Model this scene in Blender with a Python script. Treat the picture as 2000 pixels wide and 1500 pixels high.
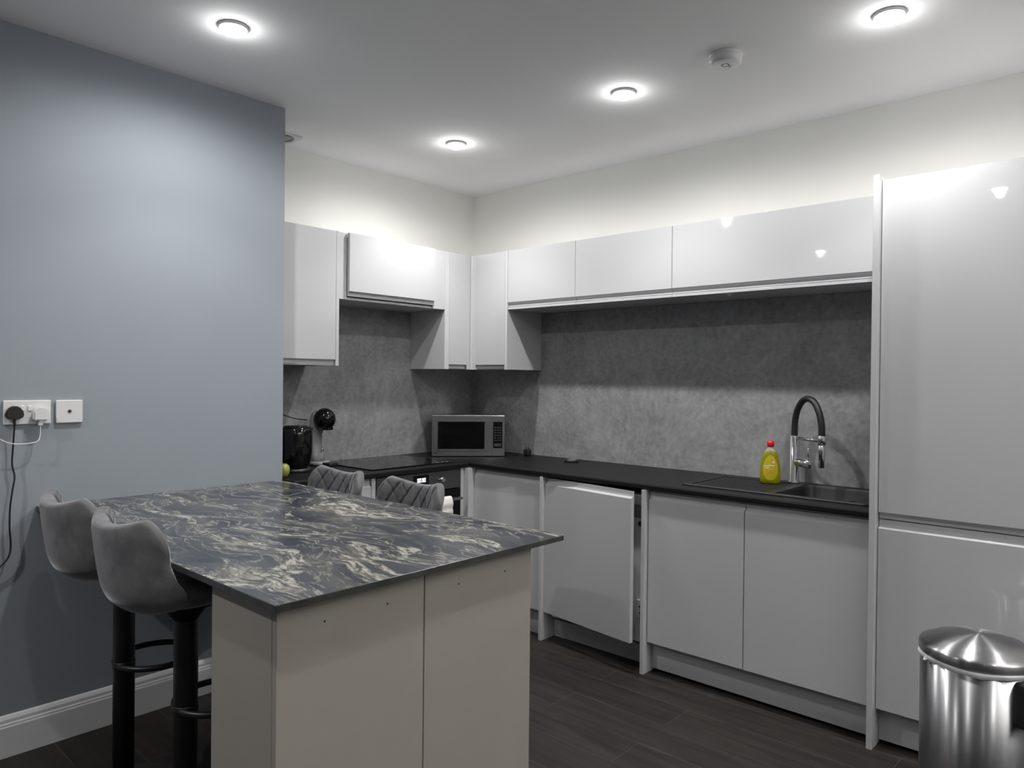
import bpy, bmesh, math, random
from mathutils import Vector, Matrix, Euler
random.seed(7)
D = bpy.data
for o in list(D.objects): D.objects.remove(o, do_unlink=True)
SC = bpy.context.scene
COL = SC.collection
PI = math.pi

# ------------------------------------------------------------------ camera
CAM = Vector((-3.57535, -3.63053, 1.38755))
YAW, PITCH, ROLL, FPX = -0.833654, -0.006849, -0.010403, 1417.24
F = Vector((-math.sin(YAW)*math.cos(PITCH), math.cos(YAW)*math.cos(PITCH), math.sin(PITCH)))
R = Vector((math.cos(YAW), math.sin(YAW), 0)); U = R.cross(F)
RX = math.cos(ROLL)*R - math.sin(ROLL)*U; UY = math.sin(ROLL)*R + math.cos(ROLL)*U
cd = D.cameras.new('camera'); cam = D.objects.new('camera', cd); COL.objects.link(cam)
M3 = Matrix((RX, UY, -F)).transposed()
cam.matrix_world = Matrix.Translation(CAM) @ M3.to_4x4()
cd.sensor_fit = 'HORIZONTAL'; cd.sensor_width = 36; cd.lens = FPX/2000*36
cd.clip_start = 0.02; cd.clip_end = 60
SC.camera = cam

# ------------------------------------------------------------------ world, exposure
H = 2.655
w = D.worlds.new('world'); SC.world = w; w.use_nodes = True
bg = w.node_tree.nodes['Background']; bg.inputs[0].default_value = (.5, .55, .6, 1); bg.inputs[1].default_value = 0.0
vs = SC.view_settings
vs.view_transform = 'Standard'; vs.look = 'None'; vs.gamma = 1; vs.use_curve_mapping = False; vs.exposure = 0.0

# downlight positions: the four in view, two placed by door reflections, three unseen ones added as fill
LIGHTS = [(-2.309, -1.098), (-0.884, -0.762), (-0.883, -1.832), (-0.862, -2.899),
          (-3.202, -2.80), (-4.249, -1.124), (-0.87, -3.97), (-2.4, -4.5), (-4.3, -4.4)]
LCOL = (1.0, 0.985, 0.962)
def lamp(name, x, y, z, typ, watt, size=0, blend=1.0, rad=.028, col=LCOL, up=False):
    ld = D.lights.new(name, typ); ld.energy = watt; ld.color = col; ld.shadow_soft_size = rad
    if typ == 'SPOT': ld.spot_size = math.radians(size); ld.spot_blend = blend
    lo = D.objects.new(name, ld); COL.objects.link(lo); lo.location = (x, y, z)
    if up: lo.rotation_euler = (PI, 0, 0)
for i, (x, y) in enumerate(LIGHTS):
    if i < 4:
        lamp('downlight_spread', x, y, H-.040, 'SPOT', 23, 178, .55)
        lamp('downlight_wide', x, y, H-.040, 'SPOT', 23, 170)
        lamp('downlight_beam', x, y, H-.040, 'SPOT', 14, 104, .45)
        lamp('downlight_spill', x, y, H-.060, 'POINT', .45)
    else:
        lamp('downlight_wide', x, y, H-.040, 'SPOT', 15, 170)
        lamp('downlight_beam', x, y, H-.040, 'SPOT', 29, 112)
        if i == 5: lamp('downlight_wide', x, y, H-.040, 'SPOT', 85, 170)
lamp('added_fill_uplight', -1.6, -5.6, 1.6, 'SPOT', 430, 150, 1.0, .12, (1.0, .97, .94), True)  # unseen upward light added to brighten the ceiling; no known lamp stands here

# ------------------------------------------------------------------ materials
def new_mat(name):
    m = D.materials.new(name); m.use_nodes = True
    nt = m.node_tree; b = nt.nodes['Principled BSDF']
    return m, nt, b
def setp(b, **k):
    for n, v in k.items():
        b.inputs[n.replace('_', ' ')].default_value = v
def mat(name, col, rough=.5, metal=0, var=.06, scale=30, coat=0, bump=0, bscale=200, spec=.5, stretch=(1,1,1), rvar=0):
    m, nt, b = new_mat(name)
    tc = nt.nodes.new('ShaderNodeTexCoord'); mp = nt.nodes.new('ShaderNodeMapping'); mp.inputs['Scale'].default_value = stretch
    nt.links.new(tc.outputs['Object'], mp.inputs[0])
    n = nt.nodes.new('ShaderNodeTexNoise'); n.inputs['Scale'].default_value = scale; n.inputs['Detail'].default_value = 4
    nt.links.new(mp.outputs[0], n.inputs['Vector'])
    r = nt.nodes.new('ShaderNodeValToRGB')
    r.color_ramp.elements[0].position = .3; r.color_ramp.elements[1].position = .7
    r.color_ramp.elements[0].color = tuple(c*(1-var) for c in col) + (1,)
    r.color_ramp.elements[1].color = tuple(min(1, c*(1+var)) for c in col) + (1,)
    nt.links.new(n.outputs['Fac'], r.inputs[0]); nt.links.new(r.outputs[0], b.inputs['Base Color'])
    b.inputs['Roughness'].default_value = rough; b.inputs['Metallic'].default_value = metal
    b.inputs['Specular IOR Level'].default_value = spec
    b.inputs['Coat Weight'].default_value = coat; b.inputs['Coat Roughness'].default_value = .03
    if rvar:
        mr = nt.nodes.new('ShaderNodeMapRange'); mr.inputs['To Min'].default_value = rough-rvar; mr.inputs['To Max'].default_value = rough+rvar
        nt.links.new(n.outputs['Fac'], mr.inputs[0]); nt.links.new(mr.outputs[0], b.inputs['Roughness'])
    if bump:
        n2 = nt.nodes.new('ShaderNodeTexNoise'); n2.inputs['Scale'].default_value = bscale; n2.inputs['Detail'].default_value = 3
        nt.links.new(mp.outputs[0], n2.inputs['Vector'])
        bp = nt.nodes.new('ShaderNodeBump'); bp.inputs['Strength'].default_value = bump; bp.inputs['Distance'].default_value = .002
        nt.links.new(n2.outputs['Fac'], bp.inputs['Height']); nt.links.new(bp.outputs[0], b.inputs['Normal'])
    return m
M = {}
M['ceiling'] = mat('ceiling_paint', (.92, .92, .92), .9, var=.01, scale=3, bump=.05, bscale=120)
M['white_wall'] = mat('white_wall_paint', (.90, .90, .86), .85, var=.015, scale=3, bump=.08, bscale=160)
M['blue_wall'] = mat('blue_grey_wall_paint', (.30, .333, .37), .8, var=.02, scale=3, bump=.08, bscale=160)
M['far_wall'] = mat('dimmed_wall_paint', (.30, .30, .31), .85, var=.015, scale=3)  # rear wall colour darkened so black gloss reflects a dimmer room
M['skirting'] = mat('white_skirting_paint', (.82, .82, .84), .4, var=.02, scale=8)
M['gloss'] = mat('light_grey_gloss', (.505, .505, .52), .28, var=.01, scale=2, coat=.9, spec=.3)
M['carcass'] = mat('light_grey_board', (.55, .55, .565), .4, var=.02, scale=6)
M['plinth'] = mat('grey_plinth_board', (.42, .42, .43), .35, var=.04, scale=4)
M['beige'] = mat('pale_beige_board', (.345, .325, .285), .55, var=.02, scale=5)
M['worktop'] = mat('black_worktop_laminate', (.006, .006, .007), .45, var=.25, scale=220, rvar=.06, spec=.28)
M['glass_black'] = mat('black_glass', (.004, .004, .0045), .06, var=.1, scale=4, spec=.22)
M['black_gloss'] = mat('black_gloss_plastic', (.004, .004, .0045), .05, var=.1, scale=10, spec=.5)
M['black_matt'] = mat('black_plastic', (.012, .012, .014), .45, var=.15, scale=60)
M['black_metal'] = mat('black_metal', (.006, .006, .008), .42, var=.1, scale=20)
M['sink'] = mat('black_composite', (.009, .009, .010), .5, var=.3, scale=300)
M['chrome'] = mat('chrome', (.75, .75, .77), .08, 1, var=.02, scale=8)
M['steel'] = mat('brushed_steel', (.50, .50, .51), .27, 1, var=.06, scale=6, stretch=(1, 1, 60), rvar=.06)
M['bin_steel'] = mat('polished_bin_steel', (.36, .36, .37), .30, 1, var=.03, scale=3, stretch=(30, 30, .3), rvar=.04)
b_ = M['bin_steel'].node_tree.nodes['Principled BSDF']; b_.inputs['Anisotropic'].default_value = .92; b_.inputs['Anisotropic Rotation'].default_value = .25
tg = M['bin_steel'].node_tree.nodes.new('ShaderNodeTangent'); tg.direction_type = 'RADIAL'; tg.axis = 'Z'
M['bin_steel'].node_tree.links.new(tg.outputs[0], b_.inputs['Tangent'])
M['steel_h'] = mat('brushed_steel_across', (.46, .46, .47), .30, 1, var=.06, scale=6, stretch=(1, 1, 60), rvar=.06)
M['steel_dark'] = mat('dark_steel', (.10, .10, .105), .35, .6, var=.05, scale=6, stretch=(1, 1, 60))
M['white_plastic'] = mat('white_plastic', (.74, .74, .74), .3, var=.02, scale=10)
M['white_enamel'] = mat('white_enamel', (.78, .81, .79), .3, var=.03, scale=10)
M['silver_plastic'] = mat('grey_plastic', (.24, .24, .25), .35, var=.04, scale=10)
M['red'] = mat('red_plastic', (.62, .015, .02), .3, var=.05)
M['towel'] = mat('white_towel_cloth', (.85, .84, .80), .95, var=.05, scale=150, bump=.4, bscale=400)
M['bag'] = mat('white_bin_liner', (.62, .63, .66), .35, var=.06, scale=40)
M['apple'] = mat('yellow_green_skin', (.30, .33, .07), .35, var=.15, scale=25)
M['hole'] = mat('dark_hole', (.01, .01, .01), .8, var=.1)
M['rubber'] = mat('dark_rubber', (.02, .02, .02), .7, var=.1)

def velvet():
    m, nt, b = new_mat('grey_velvet')
    tc = nt.nodes.new('ShaderNodeTexCoord')
    n = nt.nodes.new('ShaderNodeTexNoise'); n.inputs['Scale'].default_value = 9; n.inputs['Detail'].default_value = 5; n.inputs['Roughness'].default_value = .6
    nt.links.new(tc.outputs['Object'], n.inputs['Vector'])
    r = nt.nodes.new('ShaderNodeValToRGB'); e = r.color_ramp.elements
    e[0].position = .32; e[0].color = (.066, .066, .072, 1); e[1].position = .66; e[1].color = (.165, .165, .172, 1)
    nt.links.new(n.outputs['Fac'], r.inputs[0]); nt.links.new(r.outputs[0], b.inputs['Base Color'])
    setp(b, Roughness=.9, Sheen_Weight=.7, Sheen_Roughness=.35)
    b.inputs['Sheen Tint'].default_value = (.75, .76, .8, 1)
    return m
M['velvet'] = velvet()

def splash():
    m, nt, b = new_mat('grey_concrete_effect')
    tc = nt.nodes.new('ShaderNodeTexCoord')
    def nz(s, d, ro=.6):
        n = nt.nodes.new('ShaderNodeTexNoise'); n.inputs['Scale'].default_value = s; n.inputs['Detail'].default_value = d
        n.inputs['Roughness'].default_value = ro; nt.links.new(tc.outputs['Object'], n.inputs['Vector']); return n
    a = nz(5, 8, .75); c = nz(38, 6, .7)
    mx = nt.nodes.new('ShaderNodeMath'); mx.operation = 'MULTIPLY_ADD'; mx.inputs[1].default_value = .45
    ad = nt.nodes.new('ShaderNodeMath'); ad.operation = 'MULTIPLY'; ad.inputs[1].default_value = .55
    nt.links.new(a.outputs['Fac'], ad.inputs[0]); nt.links.new(c.outputs['Fac'], mx.inputs[0]); nt.links.new(ad.outputs[0], mx.inputs[2])
    r = nt.nodes.new('ShaderNodeValToRGB'); e = r.color_ramp.elements
    e[0].position = .38; e[0].color = (.18, .18, .184, 1); e[1].position = .62; e[1].color = (.33, .33, .336, 1)
    nt.links.new(mx.outputs[0], r.inputs[0]); nt.links.new(r.outputs[0], b.inputs['Base Color'])
    setp(b, Roughness=.5)
    return m
M['splash'] = splash()

def floor_mat():
    m, nt, b = new_mat('dark_wood_plank')
    tc = nt.nodes.new('ShaderNodeTexCoord')
    mp = nt.nodes.new('ShaderNodeMapping'); mp.inputs['Rotation'].default_value = (0, 0, PI/2); mp.inputs['Location'].default_value = (.3, .05, 0)
    nt.links.new(tc.outputs['Object'], mp.inputs[0])
    br = nt.nodes.new('ShaderNodeTexBrick'); br.offset = .37; br.inputs['Scale'].default_value = 1
    br.inputs['Brick Width'].default_value = 1.22; br.inputs['Row Height'].default_value = .19
    br.inputs['Mortar Size'].default_value = .0022; br.inputs['Mortar Smooth'].default_value = .3
    br.inputs['Color1'].default_value = (.017, .0150, .0138, 1); br.inputs['Color2'].default_value = (.027, .0238, .022, 1)
    br.inputs['Mortar'].default_value = (.050, .046, .042, 1)
    nt.links.new(mp.outputs[0], br.inputs['Vector'])
    m2 = nt.nodes.new('ShaderNodeMapping'); m2.inputs['Scale'].default_value = (16, 1.4, 1)
    nt.links.new(tc.outputs['Object'], m2.inputs[0])
    n = nt.nodes.new('ShaderNodeTexNoise'); n.inputs['Scale'].default_value = 1.6; n.inputs['Detail'].default_value = 8; n.inputs['Roughness'].default_value = .65; n.inputs['Distortion'].default_value = .5
    nt.links.new(m2.outputs[0], n.inputs['Vector'])
    r = nt.nodes.new('ShaderNodeValToRGB'); e = r.color_ramp.elements
    e[0].position = .3; e[0].color = (.45, .44, .45, 1); e[1].position = .72; e[1].color = (1.55, 1.5, 1.45, 1)
    nt.links.new(n.outputs['Fac'], r.inputs[0])
    mx = nt.nodes.new('ShaderNodeMix'); mx.data_type = 'RGBA'; mx.blend_type = 'MULTIPLY'; mx.inputs[0].default_value = 1
    nt.links.new(br.outputs['Color'], mx.inputs[6]); nt.links.new(r.outputs[0], mx.inputs[7])
    nt.links.new(mx.outputs[2], b.inputs['Base Color'])
    bp = nt.nodes.new('ShaderNodeBump'); bp.inputs['Strength'].default_value = .25; bp.inputs['Distance'].default_value = .002
    nt.links.new(n.outputs['Fac'], bp.inputs['Height']); nt.links.new(bp.outputs[0], b.inputs['Normal'])
    setp(b, Roughness=.5, Specular_IOR_Level=.35)
    return m
M['floor'] = floor_mat()

def marble():
    m, nt, b = new_mat('dark_veined_stone')
    N = nt.nodes.new; L = nt.links.new
    tc = N('ShaderNodeTexCoord')
    wn = N('ShaderNodeTexNoise'); wn.inputs['Scale'].default_value = 2.0; wn.inputs['Detail'].default_value = 3
    L(tc.outputs['Object'], wn.inputs['Vector'])
    s = N('ShaderNodeVectorMath'); s.operation = 'MULTIPLY_ADD'; s.inputs[1].default_value = (.30, .34, 0); 
    L(wn.outputs['Color'], s.inputs[0]); L(tc.outputs['Object'], s.inputs[2])
    mp = N('ShaderNodeMapping'); mp.inputs['Location'].default_value = (1.7, .4, 0); mp.inputs['Scale'].default_value = (4.4, 1.35, 1)
    L(s.outputs[0], mp.inputs[0])
    def nz(sc, d, ro, dist, vec=mp):
        n = N('ShaderNodeTexNoise'); n.inputs['Scale'].default_value = sc; n.inputs['Detail'].default_value = d
        n.inputs['Roughness'].default_value = ro; n.inputs['Distortion'].default_value = dist; L(vec.outputs[0], n.inputs['Vector']); return n
    def ramp(src, pts):
        r = N('ShaderNodeValToRGB'); e = r.color_ramp.elements
        while len(e) < len(pts): e.new(.5)
        for q, (p, c) in zip(e, pts): q.position = p; q.color = (c + (1,)) if isinstance(c, tuple) else (c, c, c, 1)
        L(src, r.inputs[0]); return r
    base = nz(2.2, 8, .65, .6)
    rb = ramp(base.outputs['Fac'], [(.30, (.014, .017, .024)), (.44, (.034, .040, .054)), (.54, (.060, .064, .072)), (.66, (.13, .125, .11))])
    v1 = nz(1.35, 9, .66, .8)
    m1 = ramp(v1.outputs['Fac'], [(.535, 0.0), (.57, .8), (.61, 1.0), (.68, .3)])
    v2 = nz(2.6, 7, .6, 1.6)      # thin lines where the field crosses 0.5
    m2 = ramp(v2.outputs['Fac'], [(.472, 0.0), (.495, .6), (.505, .6), (.528, 0.0)])
    fine = nz(14, 6, .7, .3)
    fr = ramp(fine.outputs['Fac'], [(.42, .05), (.56, 1.0)])
    mu = N('ShaderNodeMath'); mu.operation = 'MULTIPLY'; L(m1.outputs[0], mu.inputs[0]); L(fr.outputs[0], mu.inputs[1])
    big = nz(1.1, 2, .5, 0); bm_ = ramp(big.outputs['Fac'], [(.36, 0.0), (.52, 1.0)])
    mu2 = N('ShaderNodeMath'); mu2.operation = 'MULTIPLY'; L(m2.outputs[0], mu2.inputs[0]); L(bm_.outputs[0], mu2.inputs[1])
    mx = N('ShaderNodeMath'); mx.operation = 'MAXIMUM'; L(mu.outputs[0], mx.inputs[0]); L(mu2.outputs[0], mx.inputs[1])
    vc = ramp(fine.outputs['Fac'], [(.35, (.24, .22, .16)), (.6, (.46, .45, .40))])
    mix = N('ShaderNodeMix'); mix.data_type = 'RGBA'; L(mx.outputs[0], mix.inputs[0]); L(rb.outputs[0], mix.inputs[6]); L(vc.outputs[0], mix.inputs[7])
    L(mix.outputs[2], b.inputs['Base Color'])
    setp(b, Roughness=.24)
    return m
M['marble'] = marble()
M['marble_edge'] = mat('dark_stone_edge', (.040, .042, .040), .3, var=.35, scale=25, stretch=(1, 1, .3))

def emit(name, col, s):
    m, nt, b = new_mat(name)
    b.inputs['Base Color'].default_value = (.8, .8, .8, 1)
    b.inputs['Emission Color'].default_value = col + (1,); b.inputs['Emission Strength'].default_value = s
    return m
M['lamp'] = emit('lit_lamp_lens', (.97, .98, 1.0), 40)
M['digit'] = emit('lit_clock_digit', (.85, .9, 1.0), 2.5)
M['hobmark'] = mat('printed_hob_mark', (.75, .75, .75), .4)
def liquid():
    m, nt, b = new_mat('yellow_green_liquid')
    tc = nt.nodes.new('ShaderNodeTexCoord'); sp = nt.nodes.new('ShaderNodeSeparateXYZ'); nt.links.new(tc.outputs['Object'], sp.inputs[0])
    r = nt.nodes.new('ShaderNodeValToRGB'); e = r.color_ramp.elements
    e[0].position = .145; e[0].color = (.47, .46, .02, 1); e[1].position = .16; e[1].color = (.62, .68, .50, 1)
    nt.links.new(sp.outputs['Z'], r.inputs[0]); nt.links.new(r.outputs[0], b.inputs['Base Color'])
    setp(b, Roughness=.12, Transmission_Weight=.55, IOR=1.35)
    return m
M['liquid'] = liquid()
M['label_yellow'] = mat('yellow_label', (.50, .42, .015), .4, var=.04)
M['label_white'] = mat('white_label_print', (.75, .70, .55), .4)
M['label_orange'] = mat('orange_label_print', (.70, .30, .08), .4)

# ------------------------------------------------------------------ helpers
WL = {}
def wl(o): return WL.get(o.name, Vector((0, 0, 0))) if o else Vector((0, 0, 0))
def tag(o, label=None, cat=None, group=None, kind=None):
    if label: o['label'] = label
    if cat: o['category'] = cat
    if group: o['group'] = group
    if kind: o['kind'] = kind
    return o
def thing(name, label, cat, loc=(0, 0, 0), rz=0, group=None):
    o = D.objects.new(name, None); COL.objects.link(o); o.empty_display_size = .05
    o.location = loc; o.rotation_euler = (0, 0, rz); WL[o.name] = Vector(loc)
    return tag(o, label, cat, group)
class MB:
    def __init__(s): s.bm = bmesh.new()
    def _take(s, verts, smooth, mi):
        fs = set(f for v in verts for f in v.link_faces)
        for f in fs: f.smooth = smooth; f.material_index = mi
    def box(s, x0, x1, y0, y1, z0, z1, bev=0, seg=2, mi=0, smooth=False):
        b2 = bmesh.new(); bmesh.ops.create_cube(b2, size=1)
        cx, cy, cz = (x0+x1)/2, (y0+y1)/2, (z0+z1)/2
        for v in b2.verts: v.co = Vector((cx+v.co.x*abs(x1-x0), cy+v.co.y*abs(y1-y0), cz+v.co.z*abs(z1-z0)))
        if bev: bmesh.ops.bevel(b2, geom=b2.edges[:], offset=bev, segments=seg, affect='EDGES', profile=.5)
        s.merge(b2, smooth, mi); return s
    def merge(s, b2, smooth=False, mi=0, mat=None):
        if mat is not None: b2.transform(mat)
        mp = {}
        for v in b2.verts: mp[v] = s.bm.verts.new(v.co)
        for f in b2.faces:
            try:
                g = s.bm.faces.new([mp[v] for v in f.verts]); g.smooth = smooth; g.material_index = mi
            except ValueError: pass
        b2.free(); return s
    def prism(s, pts, axis, a0, a1, mi=0, smooth=False):
        # pts: 2D polygon in the two other axes (order x,y,z without axis)
        def P(p, a):
            q = list(p); q.insert(axis, a); return q
        A = [s.bm.verts.new(P(p, a0)) for p in pts]; B = [s.bm.verts.new(P(p, a1)) for p in pts]
        n = len(pts); fs = [s.bm.faces.new(A), s.bm.faces.new(B[::-1])]
        for i in range(n):
            f = s.bm.faces.new([A[i], B[i], B[(i+1) % n], A[(i+1) % n]]); f.smooth = smooth; fs.append(f)
        for f in fs: f.material_index = mi
        return s
    def lathe(s, prof, n=40, c=(0, 0, 0), mi=0, smooth=True, sx=1, sy=1, mat=None):
        b2 = bmesh.new(); rings = []
        for (r, z) in prof:
            if r < 1e-6: rings.append([b2.verts.new((0, 0, z))])
            else: rings.append([b2.verts.new((r*sx*math.cos(2*PI*i/n), r*sy*math.sin(2*PI*i/n), z)) for i in range(n)])
        for a, b in zip(rings, rings[1:]):
            for i in range(n):
                j = (i+1) % n
                if len(a) == 1 and len(b) == 1: continue
                if len(a) == 1: b2.faces.new([a[0], b[j], b[i]])
                elif len(b) == 1: b2.faces.new([a[i], a[j], b[0]])
                else: b2.faces.new([a[i], a[j], b[j], b[i]])
        for rg, fl in ((rings[0], True), (rings[-1], False)):
            if len(rg) > 1: b2.faces.new(rg[::-1] if fl else rg)
        m4 = Matrix.Translation(c) @ (mat if mat is not None else Matrix.Identity(4))
        return s.merge(b2, smooth, mi, m4)
    def tube(s, pts, r, n=12, closed=False, mi=0, sub=6):
        P = [Vector(p) for p in pts]
        if len(P) > 2 and sub > 1:      # catmull-rom
            Q = []; m = len(P); rng = range(m) if closed else range(m-1)
            for i in rng:
                p0 = P[(i-1) % m] if (closed or i > 0) else P[0]; p1 = P[i]; p2 = P[(i+1) % m]
                p3 = P[(i+2) % m] if (closed or i+2 < m) else P[-1]
                for k in range(sub):
                    t = k/sub
                    Q.append(.5*((2*p1)+(p2-p0)*t+(2*p0-5*p1+4*p2-p3)*t*t+(3*p1-p0-3*p2+p3)*t**3))
            if not closed: Q.append(P[-1])
            P = Q
        m = len(P); rings = []; up = Vector((0, 0, 1)); prev = None
        for i in range(m):
            a = P[(i-1) % m] if (closed or i > 0) else P[i]; b = P[(i+1) % m] if (closed or i < m-1) else P[i]
            t = (b-a).normalized()
            if prev is None:
                x = t.cross(up)
                if x.length < .1: x = t.cross(Vector((1, 0, 0)))
            else: x = prev - t*prev.dot(t)
            x.normalize(); prev = x; y = t.cross(x)
            rr = r(i/(m-1)) if callable(r) else r
            rings.append([s.bm.verts.new(P[i]+rr*(math.cos(2*PI*k/n)*x+math.sin(2*PI*k/n)*y)) for k in range(n)])
        prs = list(zip(rings, rings[1:])) + ([(rings[-1], rings[0])] if closed else [])
        for a, b in prs:
            for k in range(n):
                f = s.bm.faces.new([a[k], a[(k+1) % n], b[(k+1) % n], b[k]]); f.smooth = True; f.material_index = mi
        if not closed:
            for q in (rings[0][::-1], rings[-1]):
                f = s.bm.faces.new(q); f.material_index = mi
        return s
    def build(s, name, m, parent=None, local=False, origin=None, mods=None):
        bmesh.ops.recalc_face_normals(s.bm, faces=s.bm.faces[:])
        off = Vector((0, 0, 0))
        if parent is not None:
            if not local: off = wl(parent)
        elif origin is not False:
            vs_ = [v.co for v in s.bm.verts]
            off = Vector(origin) if origin else Vector(((min(v.x for v in vs_)+max(v.x for v in vs_))/2, (min(v.y for v in vs_)+max(v.y for v in vs_))/2, min(v.z for v in vs_)))
        for v in s.bm.verts: v.co -= off
        me = D.meshes.new(name); s.bm.to_mesh(me); s.bm.free()
        for mm in (m if isinstance(m, list) else [m]): me.materials.append(mm)
        o = D.objects.new(name, me); COL.objects.link(o)
        if parent is not None:
            o.parent = parent; WL[o.name] = Vector((0, 0, 0)) if local else wl(parent)
        else:
            o.location = off; WL[o.name] = off.copy()
        return o
def copy_tree(o, parent=None):
    c = o.copy(); COL.objects.link(c); c.parent = parent
    for ch in [q for q in list(D.objects) if q.parent == o]: copy_tree(ch, c)
    return c
def struct(mb, name, m): return tag(mb.build(name, m, origin=False), kind='structure')

# ------------------------------------------------------------------ room
XL, YF = -6.2, -6.6            # far left and rear extents of the open-plan room
WX, WY = -1.758, -0.515        # corner of the blue-grey wall block
struct(MB().box(XL-.1, .1, YF-.1, .1, -.1, 0), 'floor', M['floor'])
struct(MB().box(XL-.1, .1, YF-.1, .1, H, H+.1), 'ceiling', M['ceiling'])
struct(MB().box(WX, .1, 0, .1, 0, H), 'wall_back', M['white_wall'])
struct(MB().box(0, .1, YF, 0, 0, H), 'wall_right', M['white_wall'])
struct(MB().box(XL, WX, WY, .1, 0, H), 'wall_left', M['blue_wall'])
struct(MB().box(XL-.1, XL, YF, .1, 0, H), 'wall_side', M['far_wall'])
struct(MB().box(XL, .1, YF-.1, YF, 0, H), 'wall_front', M['far_wall'])
prof = [(0, 0), (-.018, 0), (-.018, .108), (-.0155, .113), (-.0155, .118), (-.012, .123), (-.0115, .134), (-.007, .143), (-.004, .147), (0, .149)]
struct(MB().prism([(WY+a, z) for a, z in prof], 0, XL, WX), 'baseboard_left', M['skirting'])

# ------------------------------------------------------------------ downlights
def make_downlight(x, y, label, parts=True):
    t = thing('recessed_downlight', label, 'ceiling light', (x, y, H-.004), 0, 'ceiling downlights')
    MB().lathe([(.053, .0035), (.053, -.002), (.050, -.006), (.043, -.006), (.0415, 0), (.0415, .0035)], 36).build('trim_ring', M['white_plastic'], t, local=True)
    MB().lathe([(.041, .003), (.041, -.008), (.037, -.017), (.024, -.025), (0, -.028)], 32).build('lamp_lens', M['lamp'], t, local=True)
    return t
dl = make_downlight(*LIGHTS[0], 'lit downlight nearest the blue-grey wall, on the left of the ceiling')
lab = ['', 'lit downlight nearest the corner where the two white walls meet', 'lit downlight between the corner one and the one beyond the smoke alarm',
       'lit downlight nearest the tall fridge cabinet, at the top right']
for i in (1, 2, 3):
    c = copy_tree(dl); c.location = (LIGHTS[i][0], LIGHTS[i][1], H-.004); c['label'] = lab[i]
for i in range(4, len(LIGHTS)):
    c = copy_tree(dl); c.location = (LIGHTS[i][0], LIGHTS[i][1], H-.004); c['label'] = ['lit downlight overhead just in front of the camera, left of the breakfast bar end', 'lit downlight above the far left of the blue-grey wall', 'added unseen fill downlight behind the camera beyond the pedal bin', 'added unseen fill downlight behind the camera over the middle of the room', 'added unseen fill downlight at the back left of the room behind the camera'][i-4]

# smoke alarm
t = thing('smoke_alarm', 'round white smoke alarm on the ceiling between two downlights', 'smoke alarm', (-.935, -2.335, H-.002))
MB().lathe([(.061, .002), (.063, -.003), (.0625, -.008), (.0605, -.010)], 40).build('base', M['white_plastic'], t, local=True)
MB().lathe([(.0600, -.008), (.0620, -.011), (.0610, -.026), (.0575, -.034), (.050, -.0375), (.02, -.0385), (0, -.0385)], 40).build('cover', M['white_plastic'], t, local=True)
mb = MB()
for k in range(10):
    a = 2*PI*k/10; mb.box(.013*math.cos(a)-.0022, .013*math.cos(a)+.0022, .013*math.sin(a)-.0022, .013*math.sin(a)+.0022, -.0400, -.0382)
mb.build('grille', M['silver_plastic'], t, local=True)
MB().lathe([(.006, -.038), (.006, -.041), (0, -.0415)], 16, c=(.024, -.008, 0)).build('test_button', M['white_plastic'], t, local=True)

# extractor vent
t = thing('ceiling_vent', 'white square vent with a round grille beside the top of the blue-grey wall', 'vent', (-1.56, -.15, H-.001))
MB().box(-.082, .082, -.068, .068, -.008, .001, .003).build('plate', M['white_plastic'], t, local=True)
MB().lathe([(.060, -.007), (.058, -.013), (.047, -.013), (.045, -.008)], 36).build('ring', M['silver_plastic'], t, local=True)
mb = MB()
for k in range(5): mb.box(-.04, .04, -.03+.015*k-.003, -.03+.015*k+.003, -.0105, -.0075)
mb.build('slat', M['white_plastic'], t, local=True)

# ------------------------------------------------------------------ cabinet helpers
FT = .022
def door_x(name, xf, y0, y1, z0, z1, scoop, parent, m=None):
    """door whose face looks to -x at x = xf"""
    pr = []
    if scoop == 'top':
        s = .034
        pr = [(0, z0), (0, z1-s), (.0015, z1-s+.002), (.008, z1-s+.004), (.013, z1-s+.009), (.0145, z1-s+.018), (.0145, z1), (FT, z1), (FT, z0)]
    elif scoop == 'bottom':
        s = .026
        pr = [(0, z1), (0, z0+s), (.0015, z0+s-.002), (.008, z0+s-.004), (.013, z0+s-.009), (.0145, z0+s-.016), (.0145, z0), (FT, z0), (FT, z1)]
    else: pr = [(0, z0), (0, z1), (FT, z1), (FT, z0)]
    return MB().prism([(xf+a, z) for a, z in pr], 1, y0, y1).build(name, m or M['gloss'], parent)
def door_y(name, yf, x0, x1, z0, z1, scoop, parent, m=None):
    if scoop == 'top':
        s = .034
        pr = [(0, z0), (0, z1-s), (.0015, z1-s+.002), (.008, z1-s+.004), (.013, z1-s+.009), (.0145, z1-s+.018), (.0145, z1), (FT, z1), (FT, z0)]
    elif scoop == 'bottom':
        s = .026
        pr = [(0, z1), (0, z0+s), (.0015, z0+s-.002), (.008, z0+s-.004), (.013, z0+s-.009), (.0145, z0+s-.016), (.0145, z0), (FT, z0), (FT, z1)]
    else: pr = [(0, z0), (0, z1), (FT, z1), (FT, z0)]
    return MB().prism([(yf+a, z) for a, z in pr], 0, x0, x1).build(name, m or M['gloss'], parent)
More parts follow.
